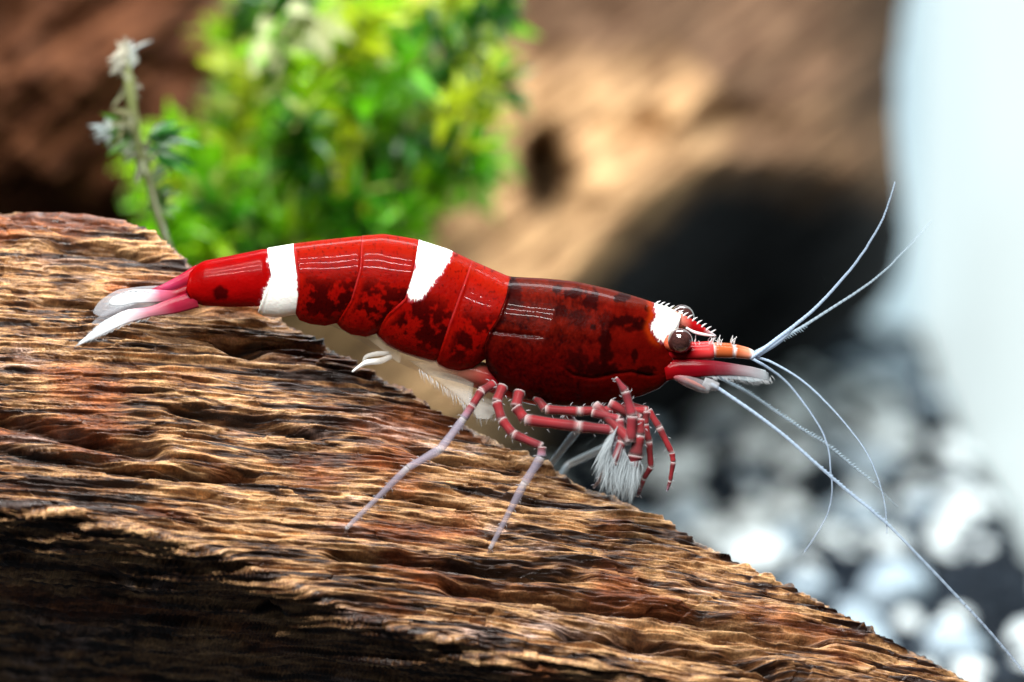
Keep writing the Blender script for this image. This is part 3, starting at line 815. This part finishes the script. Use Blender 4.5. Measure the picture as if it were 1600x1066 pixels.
PED = (.26, .005, .008, 1); ORG = (.34, .075, .022, .95)
for lat, dy in ((-16, 0), (10, 1)):
    nm = 'antennule_stalk'
    st = [tube([Q(1044, 548 + dy, lat), Q(1080, 548 + dy, lat), Q(1114, 546 + dy, lat)], [11 * px_, 12.5 * px_, 12 * px_], [PED, PED, (.6, .05, .05, 1)], 14, 5),
          tube([Q(1113, 546 + dy, lat), Q(1119, 546 + dy, lat), Q(1142, 547 + dy, lat), Q(1146, 547 + dy, lat)], [8 * px_, 10 * px_, 9.5 * px_, 8 * px_], [WT, ORG, ORG, WT], 14, 4),
          tube([Q(1145, 547 + dy, lat), Q(1151, 548 + dy, lat), Q(1168, 551 + dy, lat), Q(1178, 553 + dy, lat)], [7 * px_, 8.5 * px_, 7 * px_, 4 * px_], [WT, ORG, (.55, .2, .12, .95), WT], 14, 4)]
    so = tube_obj(nm, st, M_limb, shrimp)
    sp2 = []
    for k in range(12):
        x = random.choice([1112, 1116, 1088, 1145, 1122]) + random.uniform(-3, 3)
        sp2.append(tube([Q(x, 538 + dy, lat), Q(x + random.uniform(-3, 3), 532 + dy, lat - 2), Q(x + random.uniform(-5, 5), 525 + dy + random.uniform(-2, 4), lat - 4)], [.8 * px_, .6 * px_, .25 * px_], [WHT] * 3, 4, 2))
    tube_obj('bristle', sp2, M_limb, so)
blade('antennal_scale', ([(1036, 562), (1060, 556), (1115, 558), (1152, 564), (1180, 569), (1199, 577)], [(1040, 590), (1062, 586), (1110, 582), (1140, 581), (1170, 583), (1200, 590)]), [(.17, .002, .003, 1), (.17, .002, .006, 1), (.15, .003, .008, .92), (.19, .03, .045, .7), (.36, .29, .32, .5), (.36, .42, .46, .35)], 6, [-22, -26, -26, -24], shrimp)
blade('antennal_scale', ([(1060, 566), (1100, 572), (1140, 576), (1175, 578), (1198, 584)], [(1062, 582), (1105, 590), (1145, 597), (1180, 603), (1201, 597)]), [(.5, .03, .05, .9), (.6, .3, .35, .7), (.62, .72, .78, .55), (.62, .75, .82, .5), (.7, .82, .88, .55)], 4, [16, 22, 24, 24], shrimp)
fringe(shrimp.children[-2], [(1110, 583), (1140, 582), (1170, 584), (1200, 590), (1203, 582)], .6, .75, 10, 50, -25, .35)
fringe(shrimp.children[-1], [(1105, 590), (1145, 597), (1180, 603), (1201, 597)], .5, .8, 8, 40, 23, .3)
for lat in (-20, 18):
    o = tube_obj('antenna_base', [tube([Q(1052, 582, lat), Q(1075, 591, lat), Q(1095, 599, lat), Q(1108, 603, lat)], [6 * px_, 10 * px_, 10 * px_, 8 * px_], [(.45, .10, .12, .7), (.4, .32, .35, .32), (.4, .4, .44, .3), (.45, .46, .5, .42)], 12, 5),
                              tube([Q(1098, 592, lat), Q(1110, 597, lat), Q(1122, 600, lat)], [9 * px_, 9 * px_, 6 * px_], [(.5, .52, .56, .42)] * 3, 12, 4)], M_limb, shrimp)
    tube_obj('muscle', [tube([Q(1064, 585, lat - 2), Q(1082, 593, lat - 4), Q(1101, 602, lat - 3)], [2 * px_, 3.6 * px_, 2 * px_], [(.35, .07, .03, 1)] * 3, 8, 4)], M_limb, o)

def flagellum(name, pts, r0, r1, col, lat0=0, lat1=0, fringe=None, side=1):
    n = len(pts)
    p3 = [Q(x, y, lat0 + (lat1 - lat0) * i / (n - 1), d=-.04) for i, (x, y) in enumerate(pts)]
    rad = [.60 * (r0 + (r1 - r0) * (i / (n - 1)) ** .6) * px_ for i in range(n)]
    q3 = tube(p3, rad, [tuple(col)] * n, 3, 14, cap=False)[0].reshape(-1, 3, 3).mean(1)
    m_ = len(q3)
    wob = np.cumsum(rng.normal(size=(m_, 3)) * .13, 0); wob -= np.linspace(0, 1, m_)[:, None] * wob[-1]
    q3 = q3 + wob * px_ * np.linspace(0, 1, m_)[:, None] ** .5
    rr3 = np.interp(np.linspace(0, 1, m_), np.linspace(0, 1, n), rad) * (1 + .07 * (np.arange(m_) % 2))
    cc3 = np.array(col)[None] * (1 + np.array([.14, .14, .12, .14])[None] * ((np.arange(m_) % 2) - .6)[:, None])
    cc3[:, 3] *= np.linspace(1, .45, m_)
    o = tube_obj(name, [tube(q3, rr3, cc3, 7, 2)], M_flag, shrimp)
    if fringe:
        x0, x1, ln, step = fringe
        parts = []; pp = np.array(pts, float)
        xs = np.arange(x0, x1, step)
        ys = np.interp(xs, pp[:, 0], pp[:, 1]); la = np.interp(xs, pp[:, 0], np.linspace(lat0, lat1, n))
        dy = np.gradient(ys, xs)
        for x, y, l_, g_ in zip(xs, ys, la, dy):
            t = np.array([1, g_]) / math.hypot(1, g_); nrm = np.array([-t[1], t[0]]) * side
            e = np.array([x, y]) + nrm * ln * random.uniform(.7, 1.1) + t * ln * .5
            parts.append(tube([Q(x, y, l_, d=-.04), Q((x + e[0]) / 2, (y + e[1]) / 2, l_, d=-.04), Q(e[0], e[1], l_, d=-.04)], [1.2 * px_, 1.0 * px_, .5 * px_], [tuple(col)] * 3, 4, 1))
        tube_obj('bristle', parts, M_flag, o)
    return o
FL = (.42, .55, .72, .7); FL2 = (.38, .50, .60, .55)
fa = [(1172, 556), (1179, 551), (1210, 527), (1241, 503), (1270, 478), (1297, 450), (1318, 425), (1336, 401), (1356, 371), (1373, 339), (1385, 306), (1393, 276)]
flagellum('antennule', fa, 6.5, 2.2, FL, -16, -50)
tube_obj('antennule_branch', [tube([Q(1180, 552, -16), Q(1208, 534, -18), Q(1226, 520, -20), Q(1239, 508, -22)], [4.5 * px_, 5 * px_, 4 * px_, 1.5 * px_], [FL] * 4, 8, 5)], M_flag, shrimp.children[-1])
fb = [(1172, 558), (1182, 555), (1220, 537), (1261, 516), (1313, 485), (1363, 454), (1392, 432), (1415, 411), (1440, 388), (1465, 362)]
flagellum('antennule', fb, 6.0, 1.6, FL2, 12, 90, (1216, 1262, 7, 3.6), 1)
fc = [(1172, 556), (1180, 556), (1205, 564), (1250, 590), (1288, 624), (1325, 665), (1352, 703), (1370, 744), (1380, 785), (1383, 826)]
flagellum('antennule', fc, 4.2, 1.8, FL, -10, -30)
fd = [(1168, 558), (1180, 565), (1201, 577), (1231, 601), (1261, 639), (1284, 676), (1295, 706), (1299, 740), (1301, 770), (1295, 805), (1280, 836), (1258, 868)]
flagellum('antennule', fd, 4.4, 1.8, FL, 8, 20)
fe = [(1110, 596), (1119, 601), (1175, 639), (1224, 676), (1276, 721), (1325, 763), (1363, 793), (1396, 823), (1475, 905), (1540, 975), (1600, 1047), (1650, 1110)]
flagellum('antenna', fe, 5.4, 3.4, FL, -20, -40, (1130, 1390, 4.5, 5.0), -1)
ff = [(1112, 592), (1122, 594), (1175, 624), (1224, 658), (1261, 684), (1295, 706), (1340, 744), (1375, 775), (1410, 810)]
flagellum('antenna', ff, 5.4, 1.8, FL2, 18, 70, (1130, 1370, 5.5, 4.2), -1)

# --- walking legs: (x, y, depth, radius px, colour)
def leg(name, pts, spines=True, n=10):
    p3 = [P(x, y, d) for x, y, d, r, c_ in pts]
    # joints: short swollen rings where the segments meet
    parts, core = [], []
    for i in range(len(pts) - 1):
        (x0, y0, d0, r0, c0), (x1, y1, d1, r1, c1) = pts[i], pts[i + 1]
        a, b = np.array(p3[i]), np.array(p3[i + 1])
        q = [a, a * .85 + b * .15, a * .5 + b * .5, a * .12 + b * .88, b]
        rr = [r0 * .82, r0 * .96, (r0 + r1) * .42, r1 * .96, r1 * .82]
        c0, c1 = np.array(c0, float), np.array(c1, float)
        sh = [np.append((c_[:3] * .45 + np.array(WHT)[:3] * .5 if c_[3] > .8 else c_[:3]), .05 if c_[3] > .8 else c_[3] * .8) for c_ in (c0, (c0 + c1) / 2, c1)]
        jt = np.append(sh[0][:3] * .5 + .4, .5); jt2 = np.append(sh[2][:3] * .5 + .4, .5)
        parts.append(tube(q, [v * px_ for v in rr], [jt, sh[0], sh[1], sh[2], jt2], n, 4))
        if c0[3] > .8:
            e1 = 1.0 if c1[3] > .8 else .6
            w_ = [0, .14, .5, .86, e1]
            core.append(tube([a + (b - a) * t for t in w_], [(r0 + (r1 - r0) * t) * k * px_ for t, k in zip(w_, (.5, .80, .70, .78, .5))], [np.append((c0 + (c1 - c0) * t)[:3] * np.array([.40, .07, .14]) * random.uniform(.5, 1.3), 1) for t in w_], n, 4))
    o = tube_obj(name, parts, M_limb, shrimp)
    if core: tube_obj('flesh', core, M_core, o)
    if spines:
        sp3 = []
        for i in range(len(pts) - 1):
            L_ = math.hypot(pts[i + 1][0] - pts[i][0], pts[i + 1][1] - pts[i][1])
            for k in range(int(L_ / 13)):
                t = random.random(); x = pts[i][0] + (pts[i + 1][0] - pts[i][0]) * t; y = pts[i][1] + (pts[i + 1][1] - pts[i][1]) * t; d = pts[i][2] + (pts[i + 1][2] - pts[i][2]) * t; r = pts[i][3] + (pts[i + 1][3] - pts[i][3]) * t
                tx, ty = (pts[i + 1][0] - pts[i][0]) / L_, (pts[i + 1][1] - pts[i][1]) / L_
                sg = random.choice((-1, 1)); e = random.uniform(2.5, 6)
                sx, sy = x - ty * sg * r * .9, y + tx * sg * r * .9
                sp3.append(tube([P(sx, sy, d), P(sx - ty * sg * e * .6 + tx * 1.5, sy + tx * sg * e * .6 + ty * 1.5, d), P(sx - ty * sg * e + tx * 4, sy + tx * sg * e + ty * 4, d)], [.6 * px_, .45 * px_, .2 * px_], [(.6, .6, .65, .6)] * 3, 4, 1))
        if sp3: tube_obj('bristle', sp3, M_limb, o)
    return o

RD = (.46, .015, .035, .95); RD2 = (.46, .03, .05, .9); PK = (.48, .08, .11, .82); LI = (.36, .33, .42, .55); LI2 = (.38, .36, .44, .5)
w5 = wood_surface(538, 838); w4 = wood_surface(762, 868)
leg('walking_leg', [(772, 600, -.14, 9, RD), (752, 612, -.17, 9, RD2), (738, 634, -.19, 8, RD2), (724, 655, -.20, 7, LI), (688, 702, -.235, 7.5, LI), (637, 731, (w5 - .235) / 2 - .05, 6, LI), (543, 824, w5 - .02, 4, LI2), (538, 838, w5 + .01, 2, LI2)])
leg('walking_leg', [(786, 603, -.16, 10, RD), (776, 628, -.19, 10, RD), (784, 656, -.21, 9.5, RD), (802, 679, -.23, 9.5, RD), (847, 698, -.26, 8, PK), (846, 714, -.26, 8, LI), (820, 754, -.25, 7, LI), (767, 855, w4 - .02, 4, LI2), (762, 868, w4 + .01, 2.2, LI2)])
leg('walking_leg', [(812, 612, -.16, 11, RD), (806, 636, -.19, 11, RD), (820, 656, -.20, 11, RD), (905, 667, -.22, 11, RD2), (958, 672, -.23, 10, PK), (966, 690, -.23, 7, LI), (948, 735, -.22, 6, LI), (928, 762, wood_surface(928, 785), 2.5, LI2)])
leg('walking_leg', [(838, 620, -.12, 9, RD), (852, 640, -.14, 9, RD), (905, 643, -.15, 9, RD), (968, 640, -.16, 8, RD2), (1010, 643, -.17, 8, RD), (1008, 663, -.17, 7, RD), (1014, 690, -.17, 7, RD), (1017, 730, -.16, 6, RD), (1006, 748, -.15, 5, RD2), (996, 776, -.12, 3, LI)])
leg('walking_leg', [(880, 622, -.06, 8, RD), (905, 636, -.06, 8, RD), (985, 634, -.06, 8, RD2), (1013, 641, -.06, 7, RD), (1030, 668, -.07, 7, RD2), (1050, 708, -.07, 6, RD), (1052, 722, -.07, 5.5, RD), (1047, 752, -.06, 4, RD2), (1042, 768, -.05, 2, LI)])
# far-side legs, paler and softer
leg('walking_leg', [(850, 610, .05, 8, RD), (880, 640, .16, 8, RD2), (903, 672, .24, 7, FL2), (850, 738, .30, 6, FL2), (836, 760, .34, 4, FL2)], False)
leg('walking_leg', [(910, 612, .08, 8, RD), (960, 650, .30, 8, RD2), (992, 678, .42, 8, (.5, .6, .66, .6)), (888, 726, .5, 6, (.5, .6, .66, .6)), (860, 765, .42, 4, FL2)], False)
# raised arm and claws with brushes of bristles
leg('claw_arm', [(930, 632, -.2, 9, RD), (985, 690, -.27, 11, RD2), (988, 650, -.28, 10, PK), (977, 612, -.28, 8, PK), (962, 590, -.28, 3, PK)])
c1_ = leg('claw_arm', [(952, 630, -.22, 9, RD), (1000, 655, -.24, 9, RD2), (999, 680, -.25, 11, RD), (993, 712, -.25, 14, RD2), (990, 732, -.25, 8, PK)])
c2_ = leg('claw_arm', [(925, 645, -.22, 8, RD2), (968, 655, -.24, 8, PK), (972, 690, -.25, 9, RD2), (960, 722, -.25, 9, PK), (952, 738, -.25, 5, LI)])
def brush(parent, roots, tips, n, r0):
    parts = []
    for k in range(n):
        t = random.random(); u = min(1, max(0, t + random.uniform(-.15, .15)))
        a = np.array([np.interp(t, np.linspace(0, 1, len(roots)), [q[i] for q in roots]) for i in (0, 1)])
        b = np.array([np.interp(u, np.linspace(0, 1, len(tips)), [q[i] for q in tips]) for i in (0, 1)])
        f = random.uniform(.55, 1.0); b = a + (b - a) * f
        d0 = -.25 + random.uniform(-.03, .03); d1 = -.25 + random.uniform(-.07, .10)
        m = (a + b) / 2 + np.array([random.uniform(-5, 5), random.uniform(-3, 3)])
        r = r0 * random.uniform(.3, 1.2); al = random.uniform(.05, .22)
        cc = (.55, .63, .68, al)
        parts.append(tube([P(a[0], a[1], d0), P(m[0], m[1], (d0 + d1) / 2), P(b[0], b[1], d1)], [r * .7 * px_, r * px_, r * .25 * px_], [cc] * 3, 3, 3, .6))
    tube_obj('bristle_brush', parts, M_limb, parent)
brush(c1_, [(968, 690), (985, 722), (1000, 720)], [(935, 772), (962, 786), (985, 793), (1000, 765)], 340, 1.7)
brush(c2_, [(966, 664), (952, 700), (962, 732)], [(922, 735), (928, 762), (950, 780), (975, 785)], 330, 1.7)
